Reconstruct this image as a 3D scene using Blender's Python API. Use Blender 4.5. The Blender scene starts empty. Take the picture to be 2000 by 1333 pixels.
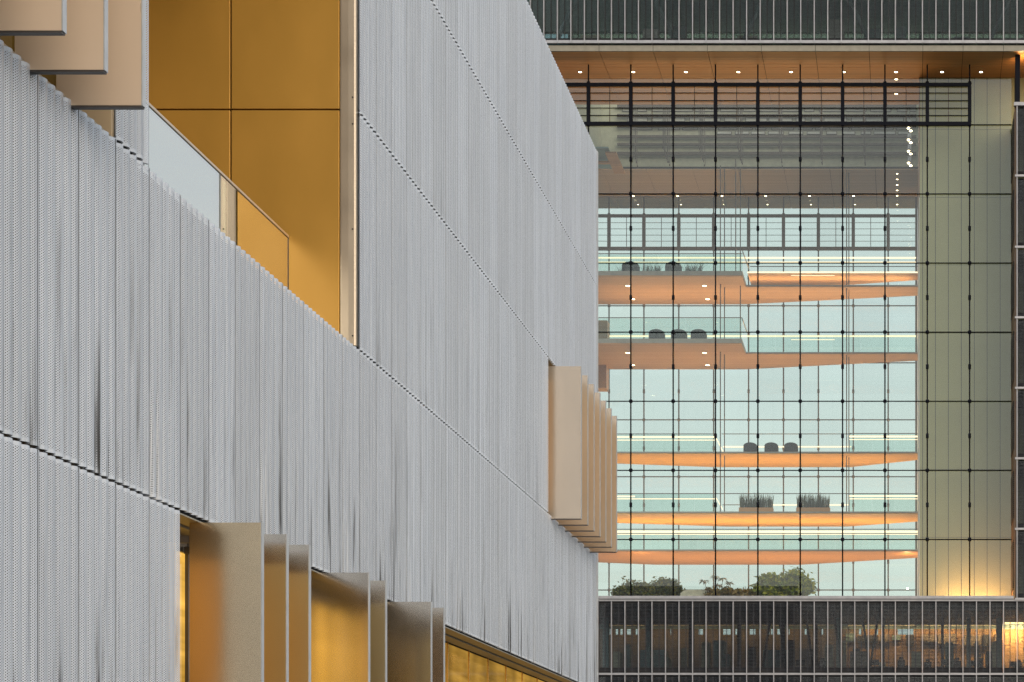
import bpy, math, random
from mathutils import Vector
R = math.radians
rng = random.Random(7)
scene = bpy.context.scene
col = scene.collection

# ------------------------------------------------------------------ camera
F, VX, VY, CZ = 4000.0, 1775.0, 1612.5, 1.6      # focal length in photo pixels, vanishing point, eye height
cam_d = bpy.data.cameras.new('camera')
cam = bpy.data.objects.new('camera', cam_d); col.objects.link(cam)
cam.location = (0, 0, CZ); cam.rotation_euler = (R(90), 0, 0)
cam_d.sensor_width = 36; cam_d.lens = 36 * F / 2000
cam_d.shift_x = (1000 - VX) / 2000; cam_d.shift_y = (VY - 666.5) / 2000
cam_d.clip_start = 0.5; cam_d.clip_end = 6000
scene.camera = cam

# ------------------------------------------------------------------ sky, sun, exposure
SUN_EL, SUN_AZ = R(14), R(146)                     # azimuth clockwise from +Y
world = bpy.data.worlds.new('World'); scene.world = world; world.use_nodes = True
wn = world.node_tree; wn.nodes.clear()
sky = wn.nodes.new('ShaderNodeTexSky'); sky.sky_type = 'NISHITA'; sky.sun_disc = False
sky.sun_elevation = SUN_EL; sky.sun_rotation = SUN_AZ; sky.air_density = 1.0; sky.dust_density = 3.0; sky.altitude = 50
mixw = wn.nodes.new('ShaderNodeMix'); mixw.data_type = 'RGBA'; mixw.inputs[0].default_value = 0.72
mixw.inputs[7].default_value = (8.5, 9.1, 9.4, 1)  # the even cloud veil, in the sky's own units
bg = wn.nodes.new('ShaderNodeBackground'); bg.inputs['Strength'].default_value = 0.1
wo = wn.nodes.new('ShaderNodeOutputWorld')
tcw = wn.nodes.new('ShaderNodeTexCoord'); mpw = wn.nodes.new('ShaderNodeMapping'); mpw.inputs['Scale'].default_value = (2.0, 2.0, 9.0)
nzw = wn.nodes.new('ShaderNodeTexNoise'); nzw.inputs['Scale'].default_value = 1.3; nzw.inputs['Detail'].default_value = 5
mrw = wn.nodes.new('ShaderNodeMapRange'); mrw.inputs[1].default_value = .3; mrw.inputs[2].default_value = .7
cmw = wn.nodes.new('ShaderNodeMix'); cmw.data_type = 'RGBA'; cmw.inputs[6].default_value = (8.2, 8.9, 9.5, 1); cmw.inputs[7].default_value = (9.6, 9.8, 9.6, 1)
wn.links.new(tcw.outputs['Generated'], mpw.inputs[0]); wn.links.new(mpw.outputs[0], nzw.inputs['Vector']); wn.links.new(nzw.outputs[0], mrw.inputs[0]); wn.links.new(mrw.outputs[0], cmw.inputs[0]); wn.links.new(cmw.outputs[2], mixw.inputs[7])
wn.links.new(sky.outputs[0], mixw.inputs[6]); wn.links.new(mixw.outputs[2], bg.inputs['Color']); wn.links.new(bg.outputs[0], wo.inputs[0])
sd = bpy.data.lights.new('sun', 'SUN'); sd.energy = 0.8; sd.angle = R(40); sd.color = (1.0, 0.88, 0.74)
sun = bpy.data.objects.new('sun', sd); col.objects.link(sun)
sun.rotation_euler = (R(90) - SUN_EL, 0, -SUN_AZ + R(180)); sun.location = (40, 20, 60)
scene.view_settings.view_transform = 'Standard'; scene.view_settings.look = 'None'
scene.view_settings.exposure = 0.30; scene.view_settings.gamma = 1.0; scene.view_settings.use_curve_mapping = False
cy = scene.cycles
cy.use_denoising = True; cy.denoising_prefilter = 'NONE'; cy.max_bounces = 10; cy.transparent_max_bounces = 40; cy.diffuse_bounces = 4; cy.glossy_bounces = 4
cy.caustics_reflective = False; cy.caustics_refractive = False; cy.sample_clamp_indirect = 4.0

def at(px, py, Y):
    return Vector(((px - VX) / F * Y, Y, CZ + (VY - py) / F * Y))
def xx(px, Y): return (px - VX) / F * Y
def zz(py, Y): return CZ + (VY - py) / F * Y

# ------------------------------------------------------------------ mesh helpers
class MB:
    def __init__(s): s.v = []; s.f = []
    def quad(s, *p):
        n = len(s.v); s.v += [tuple(q) for q in p]; s.f.append(tuple(range(n, n + len(p)))); return s
    def box(s, x0, x1, y0, y1, z0, z1):
        if x0 > x1: x0, x1 = x1, x0
        if y0 > y1: y0, y1 = y1, y0
        if z0 > z1: z0, z1 = z1, z0
        n = len(s.v)
        s.v += [(x0,y0,z0),(x1,y0,z0),(x1,y1,z0),(x0,y1,z0),(x0,y0,z1),(x1,y0,z1),(x1,y1,z1),(x0,y1,z1)]
        s.f += [tuple(n + i for i in q) for q in ((0,3,2,1),(4,5,6,7),(0,1,5,4),(1,2,6,5),(2,3,7,6),(3,0,4,7))]; return s
    def tube(s, a, b, r, n=8, r2=None, cap=True):
        a = Vector(a); b = Vector(b); d = (b - a).normalized()
        u = d.cross(Vector((0.3, 0.2, 1))) if abs(d.z) < .9 else d.cross(Vector((1, 0.1, 0)))
        u.normalize(); w = d.cross(u); r2 = r if r2 is None else r2
        k = len(s.v)
        for c, q in ((a, r), (b, r2)):
            for i in range(n):
                t = 2 * math.pi * i / n; s.v.append(tuple(c + (u * math.cos(t) + w * math.sin(t)) * q))
        for i in range(n):
            j = (i + 1) % n; s.f.append((k + i, k + j, k + n + j, k + n + i))
        if cap:
            s.f.append(tuple(k + i for i in reversed(range(n)))); s.f.append(tuple(k + n + i for i in range(n)))
        return s
    def prism(s, poly, z0, z1):
        n = len(poly); k = len(s.v)
        s.v += [(x, y, z0) for x, y in poly] + [(x, y, z1) for x, y in poly]
        s.f.append(tuple(k + i for i in reversed(range(n)))); s.f.append(tuple(k + n + i for i in range(n)))
        for i in range(n):
            j = (i + 1) % n; s.f.append((k + i, k + j, k + n + j, k + n + i))
        return s
    def lathe(s, c, prof, n=12):
        k = len(s.v); m = len(prof)
        for r, z in prof:
            for i in range(n):
                t = 2 * math.pi * i / n; s.v.append((c[0] + r * math.cos(t), c[1] + r * math.sin(t), c[2] + z))
        for a in range(m - 1):
            for i in range(n):
                j = (i + 1) % n; s.f.append((k + a*n + i, k + a*n + j, k + a*n + n + j, k + a*n + n + i))
        s.f.append(tuple(k + i for i in reversed(range(n)))); s.f.append(tuple(k + (m-1)*n + i for i in range(n)))
        return s
    def bounds(s):
        xs, ys, zs = zip(*s.v); return min(xs), max(xs), min(ys), max(ys), min(zs), max(zs)

def wloc(o):
    p = Vector((0, 0, 0))
    while o: p += o.location; o = o.parent
    return p
def link(name, me, parent=None, loc=(0, 0, 0)):
    o = bpy.data.objects.new(name, me); col.objects.link(o)
    if parent: o.parent = parent; o.location = Vector(loc) - wloc(parent)
    else: o.location = loc
    return o
def mesh(name, mb, mat, origin=(0, 0, 0), smooth=False):
    me = bpy.data.meshes.new(name)
    me.from_pydata([(x - origin[0], y - origin[1], z - origin[2]) for x, y, z in mb.v], [], mb.f)
    for m in (mat if isinstance(mat, (list, tuple)) else [mat]): me.materials.append(m)
    if smooth: me.polygons.foreach_set('use_smooth', [True] * len(me.polygons))
    me.update(); return me
def obj(name, mb, mat, parent=None, smooth=False, stuff=False):
    """links what mb holds as ONE mesh object whose origin is the middle of its base"""
    b = mb.bounds(); o0 = ((b[0] + b[1]) / 2, (b[2] + b[3]) / 2, b[4])
    o = link(name, mesh(name, mb, mat, o0, smooth), parent, o0)
    if stuff: o['kind'] = 'stuff'
    return o
def box(name, dims, mat, parent=None, **k): return obj(name, MB().box(*dims), mat, parent, **k)
def tag(o, label, cat, group=None):
    o['label'] = label; o['category'] = cat
    if group: o['group'] = group
    return o
def thing(name, label, cat, loc, group=None):
    o = bpy.data.objects.new(name, None); col.objects.link(o); o.location = loc; o.empty_display_size = .3
    return tag(o, label, cat, group)
def copy_tree(o, loc, parent=None, rz=None):
    c = o.copy(); col.objects.link(c)
    if parent is not None: c.parent = parent
    if loc is not None: c.location = loc
    if rz is not None: c.rotation_euler = (0, 0, rz)
    for ch in list(o.children): copy_tree(ch, None, c)
    return c
def bevel(o, w=.01, n=2):
    m = o.modifiers.new('bevel', 'BEVEL'); m.width = w; m.segments = n; m.limit_method = 'ANGLE'; return o

# ------------------------------------------------------------------ materials
def newmat(name):
    m = bpy.data.materials.new(name); m.use_nodes = True; nt = m.node_tree
    return m, nt, nt.nodes['Principled BSDF'], nt.nodes['Material Output']
def N(nt, t, **k):
    n = nt.nodes.new(t)
    for a, b in k.items(): setattr(n, a, b)
    return n
def math_n(nt, op, a, b=None, clamp=False):
    n = N(nt, 'ShaderNodeMath', operation=op, use_clamp=clamp)
    for i, q in enumerate((a, b)):
        if q is None: continue
        if isinstance(q, (int, float)): n.inputs[i].default_value = q
        else: nt.links.new(q, n.inputs[i])
    return n.outputs[0]
def maprange(nt, v, a, b, c, d, smooth=False):
    n = N(nt, 'ShaderNodeMapRange'); n.interpolation_type = 'SMOOTHSTEP' if smooth else 'LINEAR'
    nt.links.new(v, n.inputs[0])
    for i, q in zip((1, 2, 3, 4), (a, b, c, d)): n.inputs[i].default_value = q
    return n.outputs[0]
def scaled(nt, src, s):
    n = N(nt, 'ShaderNodeMapping'); n.inputs['Scale'].default_value = s; nt.links.new(src, n.inputs[0]); return n.outputs[0]
def noise(nt, vec, scale, detail=3, rough=.55):
    n = N(nt, 'ShaderNodeTexNoise'); n.inputs['Scale'].default_value = scale; n.inputs['Detail'].default_value = detail
    n.inputs['Roughness'].default_value = rough; nt.links.new(vec, n.inputs['Vector']); return n.outputs[0]
def mixc(nt, fac, a, b):
    n = N(nt, 'ShaderNodeMix', data_type='RGBA')
    if isinstance(fac, (int, float)): n.inputs[0].default_value = fac
    else: nt.links.new(fac, n.inputs[0])
    for i, q in ((6, a), (7, b)):
        if isinstance(q, tuple): n.inputs[i].default_value = (*q[:3], 1)
        else: nt.links.new(q, n.inputs[i])
    return n.outputs[2]
def pos(nt): return N(nt, 'ShaderNodeNewGeometry').outputs['Position']

def plain(name, c, rough=.5, metal=0.0, var=.12, scale=3.0, stretch=(1, 1, 1), spec=.5, bump=0.0):
    """a paint or metal with some unevenness of tone and gloss"""
    m, nt, p, out = newmat(name)
    n = noise(nt, scaled(nt, pos(nt), stretch), scale, 5)
    d = tuple(max(0, q * (1 - var)) for q in c); l = tuple(min(1, q * (1 + var)) for q in c)
    nt.links.new(mixc(nt, maprange(nt, n, .3, .7, 0, 1), d, l), p.inputs['Base Color'])
    nt.links.new(maprange(nt, n, .3, .7, max(.03, rough - .06), min(1, rough + .06)), p.inputs['Roughness'])
    p.inputs['Metallic'].default_value = metal; p.inputs['Specular IOR Level'].default_value = spec
    if bump:
        b = N(nt, 'ShaderNodeBump'); b.inputs['Strength'].default_value = bump; b.inputs['Distance'].default_value = .02
        nt.links.new(n, b.inputs['Height']); nt.links.new(b.outputs[0], p.inputs['Normal'])
    return m
def emit(name, c, s):
    m, nt, p, out = newmat(name); nt.nodes.remove(p)
    e = N(nt, 'ShaderNodeEmission'); e.inputs[0].default_value = (*c, 1); e.inputs[1].default_value = s
    nt.links.new(e.outputs[0], out.inputs[0]); return m
def glass(name, tint, refl=.06, rough=.0, edge=.5, bumpy=0.0):
    """a pane: light passes tinted, a part is mirrored, more at a flat angle"""
    m, nt, p, out = newmat(name); nt.nodes.remove(p)
    t = N(nt, 'ShaderNodeBsdfTransparent'); nt.links.new(mixc(nt, N(nt, 'ShaderNodeObjectInfo').outputs['Random'], tuple(q * .965 for q in tint), tint), t.inputs[0])
    g = N(nt, 'ShaderNodeBsdfGlossy'); g.inputs['Roughness'].default_value = rough
    lw = N(nt, 'ShaderNodeLayerWeight'); lw.inputs[0].default_value = .5
    k = math_n(nt, 'POWER', lw.outputs['Facing'], 3.0)
    f = maprange(nt, k, 0, 1, refl, edge)
    if bumpy:
        b = N(nt, 'ShaderNodeBump'); b.inputs['Strength'].default_value = bumpy; b.inputs['Distance'].default_value = .05
        nt.links.new(noise(nt, pos(nt), .5, 1), b.inputs['Height']); nt.links.new(b.outputs[0], g.inputs['Normal'])
    mx = N(nt, 'ShaderNodeMixShader'); nt.links.new(f, mx.inputs[0]); nt.links.new(t.outputs[0], mx.inputs[1]); nt.links.new(g.outputs[0], mx.inputs[2])
    nt.links.new(mx.outputs[0], out.inputs[0]); return m

def cladding():
    """silver coated sheet, really perforated: the holes let the dark cavity show; stain runs, plus shade painted into the folds"""
    m, nt, p, out = newmat('perforated_silver_sheet')
    tc = N(nt, 'ShaderNodeTexCoord'); sep = N(nt, 'ShaderNodeSeparateXYZ'); nt.links.new(tc.outputs['Object'], sep.inputs[0])
    y, z = sep.outputs[1], sep.outputs[2]
    wp = pos(nt)
    # staggered round holes on a 21 mm grid
    P = .0215
    a = math_n(nt, 'MULTIPLY', math_n(nt, 'ADD', y, z), 1 / (P * 1.414)); b = math_n(nt, 'MULTIPLY', math_n(nt, 'SUBTRACT', y, z), 1 / (P * 1.414))
    fa = math_n(nt, 'SUBTRACT', math_n(nt, 'FRACT', a), .5); fb = math_n(nt, 'SUBTRACT', math_n(nt, 'FRACT', b), .5)
    d2 = math_n(nt, 'ADD', math_n(nt, 'MULTIPLY', fa, fa), math_n(nt, 'MULTIPLY', fb, fb))
    hole = math_n(nt, 'LESS_THAN', d2, .070)
    H = N(nt, 'ShaderNodeAttribute', attribute_type='OBJECT', attribute_name='height').outputs['Fac']
    rim = math_n(nt, 'MULTIPLY', math_n(nt, 'GREATER_THAN', z, .045), math_n(nt, 'LESS_THAN', math_n(nt, 'SUBTRACT', z, H), -.045))
    rim = math_n(nt, 'MULTIPLY', rim, math_n(nt, 'MULTIPLY', math_n(nt, 'GREATER_THAN', y, .026), math_n(nt, 'LESS_THAN', y, 1.102)))
    hole = math_n(nt, 'MULTIPLY', hole, rim)
    # stains: fine vertical runs, strongest low on the sheet
    st = N(nt, 'ShaderNodeAttribute', attribute_type='OBJECT', attribute_name='stain').outputs['Fac']
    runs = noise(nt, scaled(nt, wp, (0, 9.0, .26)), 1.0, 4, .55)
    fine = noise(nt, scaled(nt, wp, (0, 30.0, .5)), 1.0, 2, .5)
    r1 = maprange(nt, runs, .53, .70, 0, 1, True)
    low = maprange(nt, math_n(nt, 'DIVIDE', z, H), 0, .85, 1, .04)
    dirt_and_shade = math_n(nt, 'MULTIPLY', math_n(nt, 'MULTIPLY', r1, low), st, True)
    gr = N(nt, 'ShaderNodeAttribute', attribute_type='GEOMETRY', attribute_name='fold_shade').outputs['Fac']
    dirt_and_shade = math_n(nt, 'MAXIMUM', dirt_and_shade, math_n(nt, 'MULTIPLY', gr, 1.1, True))  # shade of the deepened folds, painted into the colour over the stain runs
    tone = mixc(nt, maprange(nt, fine, .35, .65, 0, 1), (.60, .64, .71), (.71, .745, .805))
    rnd = N(nt, 'ShaderNodeObjectInfo').outputs['Random']
    tone = mixc(nt, math_n(nt, 'MULTIPLY', rnd, .36), tone, (.46, .475, .50))
    colr = mixc(nt, dirt_and_shade, tone, (.07, .065, .06))
    nt.links.new(colr, p.inputs['Base Color']); p.inputs['Metallic'].default_value = .25; p.inputs['Roughness'].default_value = .5
    t = N(nt, 'ShaderNodeBsdfTransparent'); mx = N(nt, 'ShaderNodeMixShader')
    nt.links.new(hole, mx.inputs[0]); nt.links.new(p.outputs[0], mx.inputs[1]); nt.links.new(t.outputs[0], mx.inputs[2])
    nt.links.new(mx.outputs[0], out.inputs[0]); return m

def wood(name, c, board=.14, rough=.45):
    m, nt, p, out = newmat(name)
    wp = pos(nt); sep = N(nt, 'ShaderNodeSeparateXYZ'); nt.links.new(wp, sep.inputs[0])
    bi = math_n(nt, 'MULTIPLY', sep.outputs[1], 1 / board)
    wn_ = N(nt, 'ShaderNodeTexWhiteNoise', noise_dimensions='1D'); nt.links.new(math_n(nt, 'FLOOR', bi), wn_.inputs['W'])
    g = noise(nt, scaled(nt, wp, (.5, 9, 9)), 1.6, 4)
    t = math_n(nt, 'ADD', math_n(nt, 'MULTIPLY', wn_.outputs[0], .5), math_n(nt, 'MULTIPLY', g, .6), True)
    colr = mixc(nt, t, tuple(q * .8 for q in c), tuple(min(1, q * 1.15) for q in c))
    groove = math_n(nt, 'LESS_THAN', math_n(nt, 'FRACT', bi), .07)
    colr = mixc(nt, math_n(nt, 'MULTIPLY', groove, .55), colr, (.03, .02, .012))
    nt.links.new(colr, p.inputs['Base Color']); p.inputs['Roughness'].default_value = rough; return m

M_CLAD = cladding()
M_RIM = plain('silver_coated_edge', (.56, .57, .59), .45, .25)
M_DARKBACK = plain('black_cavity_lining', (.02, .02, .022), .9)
M_GOLD = plain('gold_anodised_panel', (.73, .395, .075), .38, .35, .05, .9, (1, 1, .5))
M_SILVER = plain('satin_silver_trim', (.62, .52, .40), .35, .4, .06, 1.2)
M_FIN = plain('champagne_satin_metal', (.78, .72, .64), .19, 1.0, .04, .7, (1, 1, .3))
M_FIN_REFL = plain('champagne_metal_gold_reflection', (.82, .66, .45), .24, 1.0, .04, .7, (1, 1, .3))  # same fin metal, with a gold reflection tinted into the colour
M_FINR = plain('champagne_metal_warm_lit', (.86, .73, .59), .21, .72, .05, .7, (1, 1, .3))  # same fin metal, with the warm light on the corner fins in its colour
M_FINUP = plain('champagne_metal_bright_lit', (.87, .70, .54), .3, .28, .05, .7, (1, 1, .3))  # same fin metal, made paler: brighter light on the upper fins in its colour
M_JAMB_REFL = plain('pale_gold_jamb_reflector', (.90, .70, .46), .5, .2, .06, .9)  # jambs, and the reflector panels added on the fin backs
M_BACK_REFL = plain('deep_gold_reflector', (.97, .70, .32), .5, .2, .06, .9)  # only for the reflectors added behind the lower fins
M_FINEDGE = plain('fin_edge_trim', (.50, .51, .53), .4, .2)
M_SOFFIT = plain('grey_beige_soffit', (.36, .33, .27), .5, .2)
M_FRAME = plain('grey_bronze_window_frame', (.10, .09, .085), .4, .3)
M_STEEL = plain('dark_blue_steel', (.006, .007, .012), .65, 0, spec=.12)
M_STEEL2 = plain('warm_grey_steel', (.10, .078, .058), .45, .3)
M_MULL = plain('silver_mullion', (.42, .405, .41), .38, .45)
M_SLAT = plain('dark_blind_slat', (.10, .10, .11), .5, .3)
M_WOOD = wood('warm_timber_soffit', (.56, .26, .085))
M_WOODO = wood('orange_timber_soffit', (.58, .30, .06))
M_WOOD2 = wood('pale_timber_cladding', (.62, .33, .14), .2)
M_WOODR = wood('dull_timber_soffit', (.58, .38, .22))
M_WOODP = wood('pinkish_timber_soffit', (.50, .29, .17), .14)
M_OLIVE = plain('olive_grey_wall_panel', (.335, .328, .175), .5, .1, .05, .5)
M_BEIGE = plain('beige_fascia', (.33, .30, .235), .5, .1)
M_COPPER = plain('copper_brown_side_panel', (.24, .14, .09), .45, .3)
M_WALLGREY = plain('grey_green_wall', (.50, .50, .37), .6)
M_DECK = plain('stone_grey_deck_edge', (.36, .36, .33), .6)
M_PALE = plain('pale_plaster', (.55, .55, .5), .6)
M_INT = plain('dim_office_wall', (.26, .21, .16), .7, 0, .3, .6)
M_INTT = plain('teal_grey_partition', (.22, .32, .32), .6, 0, .25, .6)
M_TEALC = plain('pale_teal_ceiling', (.42, .58, .58), .7)
M_OCHRE = plain('ochre_office_wall', (.42, .25, .11), .7, 0, .1, .5)
M_SLAB = plain('dark_floor_slab', (.05, .05, .055), .7)
M_CHAIR = plain('charcoal_upholstery', (.045, .05, .056), .85, 0, .2, 8)
M_BLACK = plain('black_plastic', (.015, .015, .016), .5)
M_SOIL = plain('dark_soil', (.03, .022, .015), .95)
M_GROUND = plain('grey_paving', (.13, .13, .13), .8, 0, .15, .4)
M_CREAM = plain('cream_canvas', (.72, .68, .56), .7)
M_BARK = plain('grey_bark', (.10, .075, .05), .9)
G_FRONT = glass('clear_low_iron_glass', (.935, .955, .93), .065, 0, .45)
G_REAR = glass('rear_green_glass', (.91, .955, .92), .03, 0, .5, .035)
G_BACK = glass('dim_teal_glazing', (.5, .62, .61), .05)
G_RAIL = glass('teal_balustrade_glass', (.86, .935, .91), .03, 0, .5)
G_DARK = glass('grey_office_glass', (.80, .84, .84), .06, 0, .5)
G_TERR = glass('terrace_screen_glass', (.56, .68, .48), .62, 0, .95)
E_LED = emit('warm_led_line', (1.0, .80, .52), 1.55)
E_DOWN = emit('warm_downlight_lens', (1.0, .80, .50), 9.0)
E_TUBE = emit('office_light_tube', (1.0, .62, .25), 6.0)
def litwindow(name='lit_window_with_blind', k=1.0):
    m, nt, p, out = newmat(name)
    wp = pos(nt)
    n = noise(nt, scaled(nt, wp, (.2, .35, 5.5)), 1.0, 3); n2 = noise(nt, wp, .45, 2)
    c = mixc(nt, maprange(nt, n, .3, .7, 0, 1), (.42, .22, .03), (.72, .40, .07))
    e = N(nt, 'ShaderNodeEmission'); nt.links.new(c, e.inputs[0])
    nt.links.new(maprange(nt, n2, .3, .7, .35 * k, 1.0 * k), e.inputs[1])
    g = N(nt, 'ShaderNodeBsdfGlossy'); g.inputs['Roughness'].default_value = .05
    mx = N(nt, 'ShaderNodeMixShader'); mx.inputs[0].default_value = .12
    nt.links.new(e.outputs[0], mx.inputs[1]); nt.links.new(g.outputs[0], mx.inputs[2]); nt.links.new(mx.outputs[0], out.inputs[0]); return m
M_LIT = litwindow(k=1.0); M_LITB = litwindow('bright_lit_window', 2.3); M_DIM = litwindow('dim_brown_window', .16)
def leafmat(name, a, b):
    m, nt, p, out = newmat(name)
    g = N(nt, 'ShaderNodeNewGeometry')
    nt.links.new(mixc(nt, g.outputs['Random Per Island'], a, b), p.inputs['Base Color']); p.inputs['Roughness'].default_value = .5
    tr = N(nt, 'ShaderNodeBsdfTranslucent'); nt.links.new(mixc(nt, g.outputs['Random Per Island'], a, b), tr.inputs[0])
    mx = N(nt, 'ShaderNodeMixShader'); mx.inputs[0].default_value = .25
    nt.links.new(p.outputs[0], mx.inputs[1]); nt.links.new(tr.outputs[0], mx.inputs[2]); nt.links.new(mx.outputs[0], out.inputs[0]); return m
L_DARK = leafmat('dark_shrub_leaf', (.06, .10, .015), (.27, .23, .03))
L_MID = leafmat('broad_leaf', (.13, .20, .015), (.50, .48, .04))
L_PALM = leafmat('yellowing_palm_leaf', (.16, .14, .03), (.50, .33, .10))
L_REED = leafmat('grey_green_reed', (.04, .06, .03), (.13, .16, .07))

# ------------------------------------------------------------------ ground
g = obj('ground', MB().quad((-3000, -3000, 0), (3000, -3000, 0), (3000, 3000, 0), (-3000, 3000, 0)), M_GROUND); g['kind'] = 'structure'

# ================================================================== WHITE BUILDING
X0 = 9.84
S0, SP = F * X0 * 5.8651e-4, F * X0 * .28646e-4         # depth of seam 0, panel width
def Ys(s): return S0 + SP * s
HK = [0, .4325 * X0, .8656 * X0, 1.297 * X0, 1.7275 * X0, 2.160 * X0]
ZL = [0] + [h + CZ for h in HK[1:]]                      # storey joints above the ground: ZL[1] is the lowest visible
SA, SB = -6, 36.75
WB = thing('white_building', 'white perforated metal building receding from the left edge to its corner', 'building', (-X0 - 8, Ys(15), 0))

NC, SEG, AMP = 5, 10, .029
def panel_mesh(H, width=1.0, fold=False):
    fold_shade = []; mb = MB(); n = int(round(NC * SEG * width)); gap = .015
    rows = [0, H] if not fold else [0, .12, .25, .4, .55, .7, .9, 1.15, 1.45, H]
    W = SP * width
    for z in rows:
        for i in range(n + 1):
            t = i / SEG; th = 2 * math.pi * t
            d = AMP * (math.cos(th) - .22 * math.cos(2 * th))
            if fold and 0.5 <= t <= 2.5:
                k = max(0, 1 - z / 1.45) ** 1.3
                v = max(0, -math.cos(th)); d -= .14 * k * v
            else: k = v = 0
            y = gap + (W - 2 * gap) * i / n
            mb.v.append((d, y, z)); fold_shade.append(k * v if fold else 0.0)
    m = n + 1
    for r in range(len(rows) - 1):
        for i in range(n):
            mb.f.append((r*m + i, r*m + i + 1, (r+1)*m + i + 1, (r+1)*m + i))
    nclad = len(mb.f)
    # folded rims: top, bottom and both sides turn back into the cavity
    top = (len(rows) - 1) * m
    for base, sgn in ((0, 1), (top, -1)):
        k = len(mb.v)
        for i in range(m):
            x, y, z = mb.v[base + i]; mb.v += [(x, y, z), (x - .03, y, z)]
        for i in range(n):
            q = (k + 2*i, k + 2*i + 1, k + 2*i + 3, k + 2*i + 2); mb.f.append(q if sgn > 0 else q[::-1])
    for i in (0, n):
        x, y, z = mb.v[i]; x2 = mb.v[top + i]
        k = len(mb.v); mb.v += [(x, y, 0), (x - .005, y, 0), (x - .005, y, H), (x, y, H)]; mb.f.append((k, k+1, k+2, k+3))
    me = mesh('cladding_panel', mb, [M_CLAD, M_RIM], (0, 0, 0), True)
    if fold:
        ga = me.attributes.new('fold_shade', 'FLOAT', 'POINT'); ga.data.foreach_set('value', fold_shade + [0.0] * (len(mb.v) - len(fold_shade)))  # painted shade, strongest where the fold runs deepest
    for i, p in enumerate(me.polygons):
        if i >= nclad: p.material_index = 1; p.use_smooth = False
    return me
PM = {}
def panel(s, k, width=1.0, fold=False, stain=.5):
    H = ZL[k + 1] - ZL[k] - .036
    key = (k, width, fold)
    if key not in PM: PM[key] = panel_mesh(H, width, fold)
    o = link('cladding_panel', PM[key], WB, (-X0, Ys(s), ZL[k] + .018))
    o['stain'] = float(stain); o['height'] = float(H); return o
def run(k, a, b, stain, folds=()):
    s = a
    while s < b - .01:
        w = min(1.0, b - s); panel(s, k, w, s in folds, stain * rng.uniform(.7, 1.15)); s += 1
run(1, SA, SB, 1.2, (3, 7, 11, 15, 19, 23, 27, 31, 35))
run(0, SA, 4, 2.6)
run(2, 2, 3, .2); run(2, 12, 29, .45); run(2, 36, SB, .3)
run(3, SA, 3, .2); run(3, 12, SB, .3)
run(4, SA, SB, .2)
XB = -X0 - .13                                           # face of the dark lining behind the sheets
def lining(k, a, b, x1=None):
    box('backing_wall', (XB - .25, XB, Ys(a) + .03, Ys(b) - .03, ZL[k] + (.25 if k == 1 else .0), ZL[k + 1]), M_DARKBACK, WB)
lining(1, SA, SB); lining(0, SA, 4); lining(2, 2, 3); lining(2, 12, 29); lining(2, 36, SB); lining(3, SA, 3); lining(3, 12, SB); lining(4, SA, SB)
# closed sides of the block so it reads as a solid volume from elsewhere
box('end_wall', (-26, -X0 + .03, Ys(SB) - .02, Ys(SB) + .18, ZL[1] - .02, ZL[5]), M_RIM, WB)
box('roof', (-26, -X0 - .4, Ys(SA), Ys(SB) - .03, ZL[5] - .3, ZL[5] - .05), M_SOFFIT, WB)
box('rear_wall', (-26.3, -26.01, Ys(SA), Ys(SB), 0, ZL[5]), M_RIM, WB)

XG = -X0 - .68                                           # glazing plane of the recessed windows
def window_row(k, a, b, zb, zt, mats):
    for i in range(int(b - a)):
        y0, y1 = Ys(a + i), Ys(a + i + 1)
        w = box('window', (XG - .10, XG + .02, y0 + .0, y0 + .09, zb, zt), M_FRAME, WB)
        box('pane', (XG - .06, XG - .03, y0 + .092, y1 - .002, zb + .09, zt - .25), mats(a + i), w)
        box('frame', (XG - .09, XG + .01, y0 + .092, y1 - .002, zt - .248, zt - .005), M_FRAME, w)
        box('sill', (XG - .09, XG + .01, y0 + .092, y1 - .002, zb, zb + .088), M_FRAME, w)
def reveal(k, s, zb, zt, facing, mat):
    y = Ys(s); box('jamb', (XG - .12, XB + .10, y - .10 if facing > 0 else y + .002, y - .002 if facing > 0 else y + .10, zb, zt), mat, WB)
# upper-left window, lower window, corner window
window_row(2, SA, 2, ZL[2] + .02, ZL[3], lambda q: M_DIM); reveal(2, 2, ZL[2], ZL[3], -1, M_JAMB_REFL)
window_row(0, 4, 15, 0, ZL[1] - .05, lambda q: M_LITB if q < 9 else M_DIM); reveal(0, 4, 0, ZL[1] - .45, 1, M_JAMB_REFL); reveal(0, 4, ZL[1] - .449, ZL[1] - .03, 1, M_SOFFIT)
window_row(2, 29, 36, ZL[2] + .02, ZL[3], lambda q: M_LIT); reveal(2, 29, ZL[2] + .2, ZL[3] - .4, 1, M_JAMB_REFL); reveal(2, 29, ZL[3] - .399, ZL[3], 1, M_SOFFIT); reveal(2, 36, ZL[2], ZL[3], -1, M_JAMB_REFL)
for (k, a, b) in ((2, 29, 36), (2, SA, 2)):
    box('window_head', (XG - .1, XB + .1, Ys(a) + .01, Ys(b) - .01, ZL[k + 1] - .004, ZL[k + 1] + .06), M_SOFFIT, WB)
    box('window_sill', (XG - .1, XB + .1, Ys(a) + .01, Ys(b) - .01, ZL[k] - .04, ZL[k] + .016), M_SOFFIT, WB)
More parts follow.
